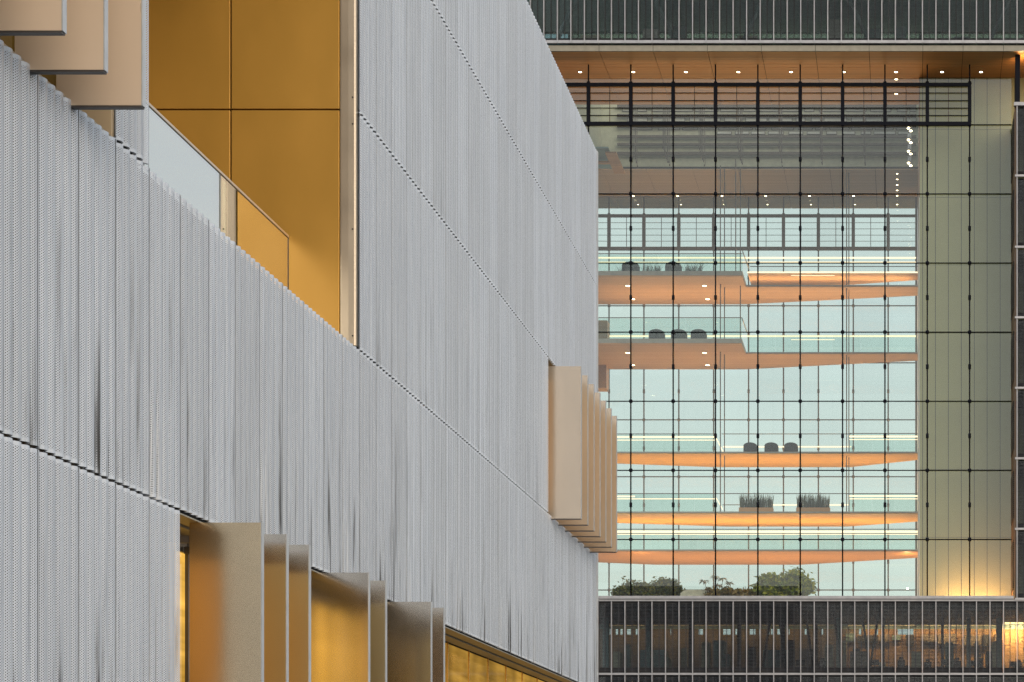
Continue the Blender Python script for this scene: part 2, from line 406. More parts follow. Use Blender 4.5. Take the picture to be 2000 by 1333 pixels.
# vertical fins
FX0, FX1, FT = -X0 * 1.017, -X0 * .9146, .095
def fin(y, zb, zt, reflector=None, face=None):
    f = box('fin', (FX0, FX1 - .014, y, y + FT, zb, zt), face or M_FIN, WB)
    box('edge_trim', (FX1 - .013, FX1, y - .004, y + FT + .004, zb - .003, zt + .003), M_FINEDGE, f)
    for q in (.12, .96):
        zq = zb + (zt - zb) * q; box('bracket', (XG + .022, FX0 - .001, y + .03, y + FT - .03, zq - .05, zq + .05), M_FRAME, f)
    if reflector: box('back_reflector', (FX0 + .01, FX1 - .03, y + FT + .001, y + FT + .012, zb + .16, zt - .30), reflector, f)  # added gold panel on the unseen back, for the next fin to mirror
    box('base_trim', (FX0, FX1 - .014, y + .003, y + FT - .003, zb - .022, zb - .001), M_FRAME, f)
    return f
for i in range(-4, 3): fin(21.79 + (i) * 1.132, 8.458 + CZ, 12.62 + CZ, M_JAMB_REFL, M_FINUP)
for y in (28.49, 29.63, 30.74, 34.13, 35.24, 38.59, 39.65): fin(y, .1, 4.213 + CZ, None if y > 38 else M_BACK_REFL, M_FIN_REFL if y < 29 else None)
for i in range(7): fin(56.29 + 1.137 * i, 8.433 + CZ, 12.62 + CZ, M_JAMB_REFL, M_FINR)

# ground floor: soffit of the overhang and the tall glazing behind
for a in range(4, 37, 3):
    b = min(a + 3, SB); za = ZL[1] - .02
    box('soffit_panel', (XB + .09 - .29, XB + .10, Ys(a) + .004, Ys(b) - .004, za - .02, za), M_SOFFIT, WB)
    box('soffit_panel', (XG, XB + .09 - .32, Ys(a) + .004, Ys(b) - .004, za - .05, za - .01), M_SOFFIT, WB)
box('soffit_backing', (-26, XB + .08, Ys(4), Ys(SB), ZL[1] + .0, ZL[1] + .06), M_DARKBACK, WB)
for i in range(15, 37, 2):
    y0, y1 = Ys(i), Ys(min(i + 2, SB))
    w = box('window', (XG - .10, XG - .002, y0, y0 + .05, 0, ZL[1] - .08), M_GOLD, WB)
    box('pane', (XG - .06, XG - .03, y0 + .052, y1 - .002, .1, ZL[1] - .1), M_LIT, w)

# terrace recess: gold end wall, silver jamb, screen
YG = Ys(12); TX = -16.5
gx = [-10.165, -12.106, -14.05, TX]; gz = [ZL[2] + .1, ZL[3] + .02, ZL[4]]
for i in range(3):
    for j in range(2):
        bevel(box('gold_panel', (gx[i + 1] + .014, gx[i] - .014 if i else gx[i] - .004, YG - .05, YG + .03, gz[j] + .014, gz[j + 1] - .014), M_GOLD, WB), .006)
box('panel_backing', (TX, -X0 - .2, YG + .035, YG + .2, ZL[2], ZL[4]), M_DARKBACK, WB)
mb = MB(); prof = [(-10.15, YG - .052), (-10.146, YG - .058), (-10.12, YG - .062), (-10.0, YG - .068), (-9.90, YG - .064), (-9.872, YG - .055), (-9.866, YG + .03), (-10.15, YG + .03)]
mb.prism(prof, ZL[2] + .05, ZL[4]); jamb = obj('jamb_trim', mb, M_SILVER, WB)
mb = MB()
for z in (zz(193, YG), zz(245, YG), zz(450, YG), zz(658, YG)):
    for dz in (0,): mb.tube((-9.925, YG - .075, z), (-9.925, YG - .05, z), .014, 8)
obj('screw', mb, M_BLACK, WB, stuff=True)
box('terrace_floor', (TX, XB - .27, Ys(3), YG + .02, ZL[2] - .25, ZL[2] + .02), M_DECK, WB)
box('terrace_ceiling', (TX, -X0 - .1, Ys(3), YG + .02, ZL[4] + .01, ZL[4] + .2), M_SOFFIT, WB)
for i in range(5):
    a = 3 + i * 1.8; box('gold_panel', (TX - .05, TX, Ys(a) + .012, Ys(a + 1.8) - .012, ZL[2] + .1, ZL[4]), M_GOLD, WB)
box('recess_wall', (TX, -X0 - .03, Ys(3) - .16, Ys(3) - .012, ZL[2], ZL[4]), M_RIM, WB)
XR, ZR = -11.09, 10.53 + CZ
TB = thing('balustrade', 'frameless glass screen with slim steel handrail on the gold terrace', 'balustrade', (XR, Ys(6), ZL[2] + .02))
yy = [Ys(3) + .02, Ys(6), Ys(9), YG - .06]
for i in range(3): box('pane', (XR - .012, XR + .012, yy[i] + .008, yy[i + 1] - .008, ZL[2] + .022, ZR - .05), G_TERR, TB)
bevel(box('handrail', (XR - .03, XR + .03, yy[0], YG - .055, ZR - .048, ZR), M_SILVER, TB), .008)
box('end_channel', (XR - .02, XR + .02, YG - .068, YG - .055, ZL[2] + .022, ZR - .05), M_FRAME, TB)

# ================================================================== REAR OFFICE BUILDING
YF, YC, YR = 121.0, 123.2, 149.2
XL = xx(1000, YF); XE = 18.5
OB = thing('office_building', 'large glass office building with timber soffit spanning an open atrium', 'office building', (xx(1600, YF), YF, 0))
mp = 26.38 * YF / F
MX = [xx(1986.2, YF) + mp * k for k in range(-36, 15)]
zs = zz(100, YF)                                         # soffit height
YW, XWALL = 125.3, xx(1796, 125.3)
ZTOP = zz(-60, YF)

def slats(z0, z1):
    mb = MB(); z = z0 + .04; w = mp - .10
    while z < z1 - .02:
        mb.quad((0, -.028, z - .016), (w, -.028, z - .016), (w, .028, z + .016), (0, .028, z + .016)); z += .082
    for x in (.02, w * .47, w * .53, w - .02): mb.box(x - .012, x + .012, .03, .05, z0, z1)
    return mesh('blind', mb, M_SLAT)
def curtain(zb, zt, xs, head=None):
    """one storey of the curtain wall: silver mullions, panes, louvre blinds"""
    mm = mesh('mullion', MB().box(-.027, .027, -.16, .02, zb, zt), M_MULL)
    pm = mesh('pane', MB().box(.04, mp - .04, .10, .12, zb + .12, zt - .12), G_DARK)
    fm = mesh('spandrel', MB().box(.036, mp - .036, .06, .09, zb, zb + .34), M_SLAB)
    bm = slats(zb + .1, zt - .1)
    for x in xs:
        link('mullion', mm, OB, (x, YF, 0)); 
        if x < xs[-1]:
            p = link('glass_pane', pm, OB, (x, YF, 0))
            link('spandrel', fm, OB, (x, YF, 0))
            b = link('blind', bm, OB, (x + .05, YF, 0)); b['kind'] = 'stuff'
def transom(z0, z1, x0, x1, y0=-.10, y1=.05, mat=None, name='transom'):
    return box(name, (x0, x1, YF + y0, YF + y1, z0, z1), mat or M_MULL, OB)

# --- upper block
ub0 = zz(85.5, YF); ub1 = ub0 + 4.16
up_x = [x for x in MX if x > XL]
curtain(ub0, ub1, up_x)
transom(ub0 - .02, zz(80.5, YF), XL, XE, -.14, -.03)
transom(ub1, ub1 + .15, XL, XE, -.14, -.03)
box('fascia', (XL, XE, YF, YF + .12, zs, zz(89.2, YF)), M_BEIGE, OB)
box('fascia_gap', (XL, XE, YF + .05, YF + .3, zz(89, YF), ub0 - .02), M_DARKBACK, OB)
mb = MB()
for px in (1170, 1275.5, 1381.5, 1487, 1592.5, 1697.5, 1802.5, 1881, 1960): mb.box(xx(px, YF) - .012, xx(px, YF) + .012, YF - .004, YF, zs, zz(89.2, YF))
obj('fascia_joint', mb, M_DARKBACK, OB, stuff=True)
box('floor_slab', (XL, XE, YF + .35, 129.7, ub0 - .25, ub0 + .05), M_PALE, OB)
box('ceiling', (XL, XE, YF + .35, 129.7, ub1 - .25, ub1 - .05), M_TEALC, OB)
box('roof', (XL, XE, YF + .35, 129.7, ub1 + .2, ub1 + .6), M_SLAB, OB)
box('rear_block', (XL, XE, 143.12, 152, zs + .25, ub1 + 5), M_WALLGREY, OB)
box('back_glazing', (XL, XE, 129.3, 129.4, ub0 + .06, ub1 - .26), G_BACK, OB)
for px in range(1060, 2000, 62):
    x = xx(px + rng.uniform(-8, 8), 124)
    box('partition', (x, x + rng.uniform(.6, 1.5), 124 + rng.uniform(0, 3), 127.2, ub0 + .06, ub0 + rng.uniform(1.2, 3.2)), rng.choice([M_INTT, M_WALLGREY, M_PALE]), OB)
for px, d in ((1085, 60), (1320, -60), (1450, 60), (1700, -62), (1930, 62)):
    a = at(px, 85, 122.5); b = at(px + d, -40, 122.5)
    obj('brace', MB().tube(a, b, .14, 8), M_INTT, OB, smooth=True)

# --- soffit of timber panels
jx = [xx(p, YF) for p in (854, 959.5, 1065, 1170, 1275.5, 1381.5, 1487, 1592.5, 1697.5, 1802.5)] + [xx(1881, YF), xx(1960, YF), xx(2039, YF), xx(2144, YF), XE + 3]
rows = [(YF + .12, 123.06), (123.09, 123.62), (123.65, 130.0), (142.9, 149.0), (149.3, 151.9)]
for a, b in zip(jx[:-1], jx[1:]):
    if a < XL - 6: continue
    for (y0, y1) in rows:
        box('soffit_panel', (a + .014, min(b, XE) - .014, y0, y1, zs, zs + .06), M_WOOD if y0 < 140 else M_WOODR, OB)
box('soffit_backing', (XL - 6, XE, YF + .13, 130.0, zs + .07, zs + .2), M_DARKBACK, OB)
box('soffit_backing', (XL - 6, XE, 142.95, 151.9, zs + .07, zs + .2), M_DARKBACK, OB)
for x0, x1 in ((XL - 6, xx(1120, 131)), (xx(1795, 131), XE)):
    box('soffit_panel', (x0, x1, 130.03, 142.87, zs, zs + .06), M_WOOD, OB)
# recess above the soffit: far wall with rails and window bands
zw = zs + 6.5
box('recess_wall', (xx(1100, 143), xx(1795, 143), 142.9, 143.1, zs + .21, zw), M_WALLGREY, OB)
box('recess_side', (xx(1120, 131) - .2, xx(1120, 131), 130.1, 142.85, zs + .21, zw), M_WALLGREY, OB)
box('recess_side', (xx(1795, 131), xx(1795, 131) + .2, 130.1, 142.85, zs + .21, zw), M_WALLGREY, OB)
box('recess_front', (XL, XE, 129.8, 130.0, zs + .21, zs + 1.6), M_WALLGREY, OB)
for y, h in ((267, .16), (282, .14), (300, .2), (246, .2), (226, .2), (208, .2)):
    z = zz(y, 142.6); box('rail', (xx(1205, 142.5), xx(1790, 142.5), 142.55, 142.75, z - h / 2, z + h / 2), M_STEEL2, OB)
for y0, y1, d0, d1 in ((211, 218, 1215, 1790), (230, 238, 1225, 1790), (249, 254, 1230, 1780), (257, 263, 1400, 1775)):
    px = d0
    while px < d1:
        w = rng.uniform(18, 46); x0, x1 = xx(px, 142.8), xx(min(px + w, d1), 142.8)
        o = box('window', (x0, x1, 142.80, 142.88, zz(y1, 142.8), zz(y0, 142.8)), M_STEEL2, OB)
        box('pane', (x0 + .04, x1 - .04, 142.77, 142.79, zz(y1, 142.8) + .03, zz(y0, 142.8) - .03), M_PALE, o)
        px += w + rng.uniform(2, 12)
# timber frame beside the recess
xa = -593 * 138 / F; zf = zz(300, 138) 
box('timber_frame', (xa, xa + .74, 138, 142.3, zf, zf + .12), M_WOOD2, OB)
box('timber_frame', (xa - 2.5, xa - .01, 139.9, 140.3, zf + .002, zf + .12), M_WOOD2, OB)
box('dark_lining', (xa - 2.6, xa + .2, 138, 142.3, zf + .35, zf + .45), M_INTT, OB)

# --- olive side wall behind the glass, with upright joints
zl = zz(1171, YF)
wj = [1796, 1802, 1827, 1852.3, 1877.6, 1903, 1928, 1953.5, 1982, 2010]
hz = [zz(152, YW), zz(253.5, YW), zz(386, YW), zz(518, YW), zz(651, YW), zz(784, YW), zz(917, YW), zz(1050, YW), zl - .5]
for a, b in zip(wj[:-1], wj[1:]):
    for t, c in zip(hz[:-1], hz[1:]):
        box('wall_panel', (xx(a, YW) + .018, xx(b, YW) - .018, YW, YW + .05, c + .012, t - .012), M_OLIVE, OB)
box('wall_core', (XWALL + .03, XE, YW + .06, YW + .3, zl - .5, zs), M_SLAB, OB)
box('wall_core', (XWALL + .03, XE, YW + .04, YW + .059, zz(152, YW), zs), M_COPPER, OB)
# return wall of the atrium
for t, c in zip(hz[:-1], hz[1:]):
    box('return_panel', (XWALL - .03, XWALL + .02, YW, 148.9, c + .007, t - .007), M_COPPER if t > 44 else M_PALE, OB)

# --- right wing
wx = xx(1984, YF); wz = zz(206, YF)
rw = [x for x in MX if x > wx - .02]
flo = [zz(1171, YF), zz(1034.5, YF), zz(897, YF), zz(759.5, YF), zz(622, YF), zz(484.5, YF), zz(345.5, YF), wz]
for a, b in zip(flo[:-1], flo[1:]):
    curtain(a, b, rw)
    transom(a - .05, a + .07, wx - .06, XE, -.2, -.165)
    box('floor_slab', (wx + .2, XE, YF + .35, 125.2, a - .3, a), M_SLAB, OB)
transom(wz - .08, wz + .12, wx - .12, XE, -.22, .1)
box('wing_roof', (wx, XE, YF + .11, YW, wz - .05, wz + .05), M_MULL, OB)
box('column', (wx, wx + .28, YF + .6, YF + .9, wz + .06, zs), M_STEEL, OB)
for a, b in zip(flo[:-1], flo[1:]):
    box('side_panel', (wx - .05, wx + .0, YF + .04, YW - .05, a + .02, b - .02), M_COPPER, OB)
    mb = MB(); z = a + .8
    while z < b - .5: mb.box(wx - .11, wx - .055, YF + .9, YW - .4, z, z + .05); z += .12
    obj('louvre', mb, M_FRAME, OB, stuff=True)

# --- lower block
lb = [zz(1175, YF) + .0, zz(1317, YF), zz(1317, YF) - 4.16]
lo_x = [x for x in MX if x > xx(1120, YF)]
zt = zz(1165, YF)
box('coping', (xx(1110, YF), wx - .13, YF - .22, YF + .35, zz(1170.6, YF), zt), M_MULL, OB)
box('parapet', (xx(1110, YF), XE, YF + .13, YF + .32, zz(1184, YF), zz(1170.8, YF)), M_SLAB, OB)
transom(zz(1175, YF), zz(1171.4, YF), xx(1110, YF), XE, -.12, .1)
curtain(lb[1] + .06, zz(1175, YF) - .01, lo_x)
curtain(lb[2], lb[1] - .06, lo_x)
transom(lb[1] - .058, lb[1] + .058, xx(1110, YF), XE, -.14, -.03)
box('floor_slab', (xx(1110, YF), XE, YF + .35, 136, lb[1] - .2, lb[1] + .1), M_SLAB, OB)
box('floor_slab', (xx(1110, YF), XE, YF + .35, 136, lb[2] - .2, lb[2]), M_SLAB, OB)
box('ground_storeys', (xx(1110, YF), XE, YF + .2, 136, 0, lb[2] - .22), M_SLAB, OB)
box('back_wall', (xx(1110, YF), XE, 130, 130.2, lb[2] + .01, lb[1] - .21), M_INT, OB)
ztr = zz(1178, YF)
box('terrace_floor', (xx(1110, YF), XE, YF + .36, 132.6, ztr - .35, ztr), M_SLAB, OB)
box('terrace_floor', (xx(1110, YF), XE, 142, 152, ztr - .35, ztr), M_SLAB, OB)
# office storey in view: bulkhead, back wall with slots of daylight, warm rooms to the right
YB = 130.0
zA, zB = zz(1240, YB), zz(1229, YB)
box('back_wall', (xx(1110, YB), xx(1640, YB), YB, YB + .2, lb[1] + .11, zA), M_INT, OB)
box('back_wall', (xx(1640, YB), XE, YB, YB + .2, lb[1] + .11, zA), M_OCHRE, OB)
box('bulkhead', (xx(1110, YB), XE, YB, YB + .2, zB, ztr - .36), M_INTT, OB)
opens = [(1190, 1193), (1202, 1208), (1211, 1216), (1224, 1232), (1241, 1247), (1309, 1310.5), (1364, 1373), (1412, 1427), (1436, 1439.5), (1445, 1446.5), (1464, 1475.5), (1482, 1484), (1499.5, 1503), (1505.5, 1510), (1518, 1528), (1539.5, 1542), (1571.5, 1575.5), (1604, 1607.5), (1636, 1638), (1677.5, 1682), (1711, 1715), (1753, 1784)]
e = 1110
for a, b in opens + [(2400, 2401)]:
    box('back_wall', (xx(e, YB), xx(a, YB), YB, YB + .2, zA, zB), M_INT if e < 1640 else M_OCHRE, OB); e = b
for px in (1177, 1262, 1345, 1440, 1525, 1590, 1633, 1722, 1838, 1888, 1946):
    box('column', (xx(px, 126), xx(px + rng.uniform(5, 12), 126), 126, 126.4, lb[1] + .11, ztr - .36), rng.choice([M_SLAB, M_INTT]), OB)
for px in (1250, 1392, 1490, 1560, 1660):
    x = xx(px, 127); box('partition', (x, x + rng.uniform(.7, 1.6), 127, 129, lb[1] + .11, lb[1] + rng.uniform(1.6, 2.9)), rng.choice([M_INTT, M_INT, M_WALLGREY]), OB)
for px, w, h in ((1200, 14, 1.9), (1222, 9, 2.4), (1290, 20, 1.5), (1330, 12, 2.2), (1372, 16, 2.5), (1418, 10, 1.7), (1462, 14, 2.2), (1540, 12, 2.6), (1580, 18, 1.3), (1612, 16, 2.3), (1645, 8, 2.6), (1666, 14, 2.1), (1716, 14, 1.2), (1768, 10, 1.1), (1846, 16, 2.5), (1858, 12, 1.5), (1903, 7, 2.5), (1925, 12, 1.9), (1936, 16, 2.6)):
    x = xx(px, 128.5); box('cabinet', (x, x + w * 128.5 / F, 128.6 - rng.uniform(0, 1.5), 129.0, lb[1] + .11, lb[1] + h), rng.choice([M_INTT, M_WALLGREY, M_SLAB, M_SLAB]), OB)
px = 1652
while px < 1956:
    w = rng.uniform(14, 40)
    box('upper_cabinet', (xx(px, 129.9), xx(min(px + w, 1958), 129.9), 129.75 - rng.uniform(0, .1), 129.99, zz(1240 + rng.uniform(10, 24), 129.9), zz(1241 - rng.uniform(0, 3), 129.9) - .02), rng.choice([M_INT, M_INT, M_INTT, M_SLAB]), OB); px += w + rng.uniform(1, 16)
box('cabinet', (xx(1780, 126), xx(1800, 126), 126, 126.8, lb[1] + .11, lb[1] + 1.75), M_WALLGREY, OB)
for px, d in ((1509, 20), (1517, -20), (1570, -20), (1626, -18), (1680, -20), (1720, 22)):
    obj('brace', MB().tube(at(px, 1178, 122.2), at(px - d, 1312, 122.2), .07, 8), M_SLAB, OB, smooth=True)

# ================================================================== CABLE NET GLASS WALLS
def ordinal(i): return ['first','second','third','fourth','fifth','sixth','seventh','eighth','ninth','tenth','eleventh','twelfth'][i]
def net_wall(name, label, Y, colpx, rowpx, top, toptrim, steel, gl, tr, tr_end, ext, hang):
    T = thing(name, label, 'glass wall', (xx((colpx[0] + colpx[-1]) / 2, Y), Y, ztr))
    zb = ztr + .01; zr = [zz(p, Y) for p in rowpx]
    ztop = zz(top, Y); xs = [xx(p, Y) for p in colpx]
    # rows of panes
    lv = [ztop] + zr + [zb]
    for a, b in zip(xs[:-1], xs[1:]):
        for t, c in zip(lv[:-1], lv[1:]):
            if t - c < .1: continue
            box('pane', (a + .012, b - .012, Y + .08, Y + .10, c + .01, t - .01), gl, T)
    r = .042 * Y / YC
    t0, t1, t2, t3 = (zz(p, Y) for p in tr['chords'])
    xend = xx(tr_end, Y)
    for x in xs:
        if x <= xend + .01:
            obj('cable', MB().tube((x, Y, zb), (x, Y, t3), r, 8), steel, T, smooth=True)
            obj('hanger', MB().tube((x, Y, t0), (x, Y, zz(hang, Y)), r, 8), steel, T, smooth=True)
    for i, z in enumerate(zr):
        if abs(z - t3) < .3: x1 = xs[-1]; x0 = xend
        else: x1 = xs[-1]; x0 = xs[0] - 3
        obj('cable', MB().tube((x0, Y + .02, z), (x1, Y + .02, z), r * .85, 8), steel, T, smooth=True)
    # clamps where cables cross, and halfway up each pane
    mk = mesh('clamp', MB().lathe((0, 0, 0), [(.03, -.13), (.10, -.08), (.125, 0), (.10, .08), (.03, .13)], 10), steel, smooth=True)
    ms = mesh('clamp', MB().lathe((0, 0, 0), [(.05, -.15), (.085, -.13), (.085, .13), (.05, .15)], 10), steel, smooth=True)
    for x in xs:
        if x > xend + .01: continue
        for i, z in enumerate(zr):
            link('clamp', mk, T, (x, Y, z))
            if i + 1 < len(zr): link('clamp', ms, T, (x, Y, (z + zr[i + 1]) / 2))
        link('clamp', mk, T, (x, Y, t0))
    # braced beam near the top: chords, posts, bars
    box('chord', (xs[0] - 3, xend + .08, Y - .10, Y + .07, t1, t0), steel, T)
    box('chord', (xs[0] - 3, xend + .08, Y - .10, Y + .07, t3, t2), steel, T)
    pw = tr['post'] / 2 * Y / F
    for x in xs:
        if x <= xend + .01: box('post', (x - pw, x + pw, Y - .08, Y + .06, t2, t1), steel, T)
    for p in tr['bars']:
        z = zz(p, Y); obj('bar', MB().tube((xs[0] - 3, Y, z), (xend, Y, z), .028 if Y < 130 else .019, 6), steel, T)
    for a, b in zip(xs[:-1], xs[1:]):
        if b <= xend + .01: obj('stay', MB().tube(((a + b) / 2 , Y + .03, t2), ((a + b) / 2, Y + .03, t1), .026, 6), M_STEEL2, T)
    return T
front = net_wall('glass_wall', 'tall front cable net glass wall with black rods and braced top beam', YC,
    [1149.3 + 82.73 * k for k in range(-2, 10)] + [1976], [244, 379, 514, 649, 784, 919, 1054], 152, True, M_STEEL, G_FRONT,
    dict(chords=(163, 169.2, 239, 246), bars=(182, 197, 211.5, 226), post=7), 1894, 3, 126)
rear = net_wall('glass_wall', 'rear cable net glass wall with brown rods seen across the atrium', YR,
    [1189.5 + 68.15 * k for k in range(-2, 9)] + [1790.5], [488, 597.6, 709, 820.3, 931.5, 1043, 1152.8], 386, True, M_STEEL2, G_REAR,
    dict(chords=(419.5, 425, 483, 489.5), bars=(435.5, 447.5, 459.7, 471.5), post=6.5), 1735, 3, 386)
# last bay of the rear beam runs on to the corner
for nm, a, b in (('chord', 420, 424.5), ('chord', 483, 489.5)):
    box(nm, (xx(1735, YR) + .09, xx(1790, YR), YR - .1, YR + .07, zz(b, YR), zz(a, YR)), M_STEEL2, rear)
for p in (435.5, 447.5, 459.7, 471.5): obj('bar', MB().tube((xx(1735, YR), YR, zz(p, YR)), (xx(1790, YR), YR, zz(p, YR)), .019, 6), M_STEEL2, rear)
box('corner_post', (xx(1787.5, YR), xx(1791.5, YR), YR - .2, YR + .12, ztr + .01, zz(386, YR)), M_STEEL2, rear)

# ================================================================== WALKWAYS
XI = XWALL - .04                                         # inner face of the return wall
YD = 147.5
def uz(y): return zz(y, YD)
def yat(z, py): return (z - CZ) * F / (VY - py)
XLW = -27.0
def led(T, x0, x1, Y, py, th=.07, name='led_strip'):
    z = zz(py, Y); return box(name, (x0, x1, Y - .03, Y + .03, z - th / 2, z + th / 2), E_LED, T)
def rail(T, x0, x1, Y, py, r=.03, mat=None):
    z = zz(py, Y); return obj('handrail', MB().tube((x0, Y, z), (x1, Y, z), r, 8), mat or M_STEEL2, T, smooth=True)
def panes(T, x0, x1, Y, z0, z1, n):
    for i in range(n):
        a = x0 + (x1 - x0) * i / n; b = x0 + (x1 - x0) * (i + 1) / n
        box('balustrade_pane', (a + .006, b - .006, Y - .01, Y + .01, z0, z1), G_RAIL, T)
def walkway(label, poly, z, th, fascia_segs, soffit_mat=M_WOOD):
    T = thing('walkway', label, 'walkway', (sum(p[0] for p in poly) / len(poly), sum(p[1] for p in poly) / len(poly), z), 'walkways stacked across the atrium')
    obj('soffit', MB().prism(poly, z, z + .06), soffit_mat, T)
    if th > .3:      # the left half is the thick one, the stepped right half a thin edge
        a, b, c, d = poly[1], poly[2], poly[5], poly[6]
        obj('deck', MB().prism([poly[0], a, (a[0], c[1]), d], z + .062, z + th), M_DECK, T)
        obj('deck', MB().prism([(b[0] + .003, b[1]), poly[3], poly[4], (b[0] + .003, c[1])], z + .062, z + .14), M_DECK, T)
    else: obj('deck', MB().prism(poly, z + .062, z + th), M_DECK, T)
    return T
def uplight(x0, x1, Y, z, power, name='uplight'):
    d = bpy.data.lights.new(name, 'AREA'); d.shape = 'RECTANGLE'; d.size = abs(x1 - x0); d.size_y = .25
    d.energy = power; d.color = (1.0, .64, .28)
    o = bpy.data.objects.new(name, d); col.objects.link(o); o.location = ((x0 + x1) / 2, Y, z); o.rotation_euler = (math.pi, 0, 0); return o

# A: top walkway
zA_ = uz(595); yl, yr_, ye = yat(zA_, 540), yat(zA_, 561), yat(zA_, 578)
xm = xx(1450, yl)
polyA = [(XLW, yl), (xm, yl), (xm, yr_), (XI, yr_), (XI, ye), (xx(1453, YD), YD), (XLW, YD)]
WA = walkway('uppermost walkway carrying two dark armchairs and grass planters', polyA, zA_, .36, None, M_WOODP)
topA = zA_ + .36
panes(WA, xx(1120, yl), xm, yl + .06, topA, zz(497, yl), 6); rail(WA, xx(1100, yl), xm, yl + .06, 496)
obj('handrail', MB().tube((xm, yl + .06, zz(490, yl)), (xm + .25, yr_ - .2, zz(528, yr_)), .035, 8), M_MULL, WA, smooth=True)
led(WA, XLW + 4, XI - .1, YD - .1, 504, .10); led(WA, XLW + 4, XI - .1, YD - .16, 512.5, .05)
zu = zz(561, YD); yu = yat(zu, 534)
pu = [(xm + .05, yu), (XI, yu), (XI, yat(zu, 547.5)), (xx(1600, YD), YD), (xm + .05, YD)]
obj('upper_soffit', MB().prism(pu, zu, zu + .05), M_WOODP, WA); obj('upper_deck', MB().prism(pu, zu + .051, zu + .1), M_DECK, WA)
led(WA, xm + .05, XI, yu - .04, 532.4, .09)
rail(WA, xm + .3, XI, yr_ + .1, 521)
led(WA, xx(1545, yr_), xx(1630, yr_), yr_ - .065, 538.5, .03)
# B
zB_ = uz(722); yl, yr_, ye = yat(zB_, 672), yat(zB_, 692), yat(zB_, 705); xm = xx(1449, yl)
WBk = walkway('second walkway from the top with three dark tub armchairs', [(XLW, yl), (xm, yl), (xm, yr_), (XI, yr_), (XI, ye), (xx(1453, YD), YD), (XLW, YD)], zB_, .36, None, M_WOODP)
topB = zB_ + .36; YlB = yl
panes(WBk, xx(1120, yl), xm, yl + .06, topB, zz(622, yl), 6); rail(WBk, xx(1100, yl), xm, yl + .06, 621)
obj('handrail', MB().tube((xm, yl + .06, zz(621, yl)), (xm + .12, yr_ - .2, zz(650, yr_)), .035, 8), M_MULL, WBk, smooth=True)
led(WBk, XLW + 4, XI - .1, YD - .1, 657, .11)
panes(WBk, xm + .1, XI, yr_ + .05, zB_ + .142, zz(655, yr_), 6)
led(WBk, xx(1545, yr_), xx(1630, yr_), yr_ + .08, 664, .035)
box('timber_box', (xx(1150, 140), xx(1182, 140), 141, 142, topB, zz(626, 141)), M_WOOD2, WBk)
box('timber_pier', (xx(1140, 146), xx(1184, 146), 146, 147.3, zz(758, 146), zB_ - .002), M_WOOD2, WBk)
# C
zC_ = uz(913); yf = yat(zC_, 887)
WC = walkway('middle walkway with bright timber underside and three dark armchairs', [(XLW, yf), (XI, yf), (XI, yat(zC_, 899)), (xx(1660, YD), YD), (xx(1400, YD), YD), (xx(1205, 145.6), yat(zC_, 906)), (XLW, yat(zC_, 903.5))], zC_, .16, None, M_WOODO)
topC = zC_ + .16; YfC = yf
xm1, xm2 = xx(1397, yf), xx(1659, yf)
panes(WC, XLW + 5, xm1, yf + .06, topC, zz(849, yf), 6); rail(WC, XLW + 5, xm1, yf + .06, 848)
led(WC, XLW + 5, xm1, yf + .01, 854, .11); led(WC, XLW + 5, xm1, yf + .01, 860, .04)
obj('led_strip', MB().tube((xm1, yf + .06, zz(853, yf)), (xm1 + .5, yf + 1.4, zz(880, yf)), .035, 6), E_LED, WC)
led(WC, xm1 + .1, xm2, YD - .5, 873, .085); rail(WC, xm1, xm2, YD - .5, 848)
panes(WC, xm2, XI, yf + .06, topC, zz(848, yf), 3); rail(WC, xm2, XI, yf + .06, 847)
led(WC, xm2, XI, yf + .01, 853, .11); led(WC, xm2, XI, yf + .01, 859, .04)
box('end_post', (xm2 - .03, xm2 + .02, yf + .02, yf + .1, topC, zz(846, yf)), M_MULL, WC)
# D
zD_ = uz(1029); yf = yat(zD_, 1004)
WD = walkway('fourth walkway down with two timber planters of tall reeds', [(XLW, yf), (XI, yf), (XI, yat(zD_, 1019)), (xx(1655, YD), YD), (xx(1420, YD), YD), (xx(1205, 145.6), yat(zD_, 1022)), (XLW, yat(zD_, 1019.5))], zD_, .16, None, M_WOODO)
topD = zD_ + .16; YfD = yf
xm1, xm2 = xx(1397, yf), xx(1659, yf)
panes(WD, XLW + 5, xm1, yf + .06, topD, zz(965, yf), 6); rail(WD, XLW + 5, XI, yf + .06, 964.6)
led(WD, XLW + 5, xx(1240, yf), yf + .01, 970, .09); led(WD, XLW + 5, xm1, yf + .01, 974.8, .045)
obj('led_strip', MB().tube((xm1, yf + .06, zz(970, yf)), (xm1 + .4, yf + 1.2, zz(990, yf)), .03, 6), E_LED, WD)
led(WD, xx(1500, YD), xx(1660, YD), YD - .5, 986.5, .08)
rail(WD, xm1, xx(1500, YD), YD - .5, 986.5)
panes(WD, xm2, XI, yf + .06, topD, zz(965, yf), 3)
led(WD, xm2, XI, yf + .01, 969.2, .10); led(WD, xm2, XI, yf + .01, 974.8, .045)
box('end_post', (xm2 - .03, xm2 + .02, yf + .02, yf + .1, topD, zz(963, yf)), M_MULL, WD)
# E
zE_ = uz(1103.5); yf = yat(zE_, 1077.5)
WE = walkway('lowest walkway, nothing standing on it, with long glowing handrail', [(XLW, yf), (XI, yf), (XI, yat(zE_, 1090)), (xx(1565, YD), YD), (xx(1280, YD), YD), (xx(1167, 145.6), yat(zE_, 1099)), (XLW, yat(zE_, 1096))], zE_, .14, None)
topE = zE_ + .14
panes(WE, XLW + 5, XI, yf + .06, topE, zz(1035, yf), 12); rail(WE, XLW + 5, XI, yf + .06, 1034)
led(WE, XLW + 5, XI, yf + .01, 1039, .15); led(WE, XLW + 5, XI, yf + .01, 1044, .04)
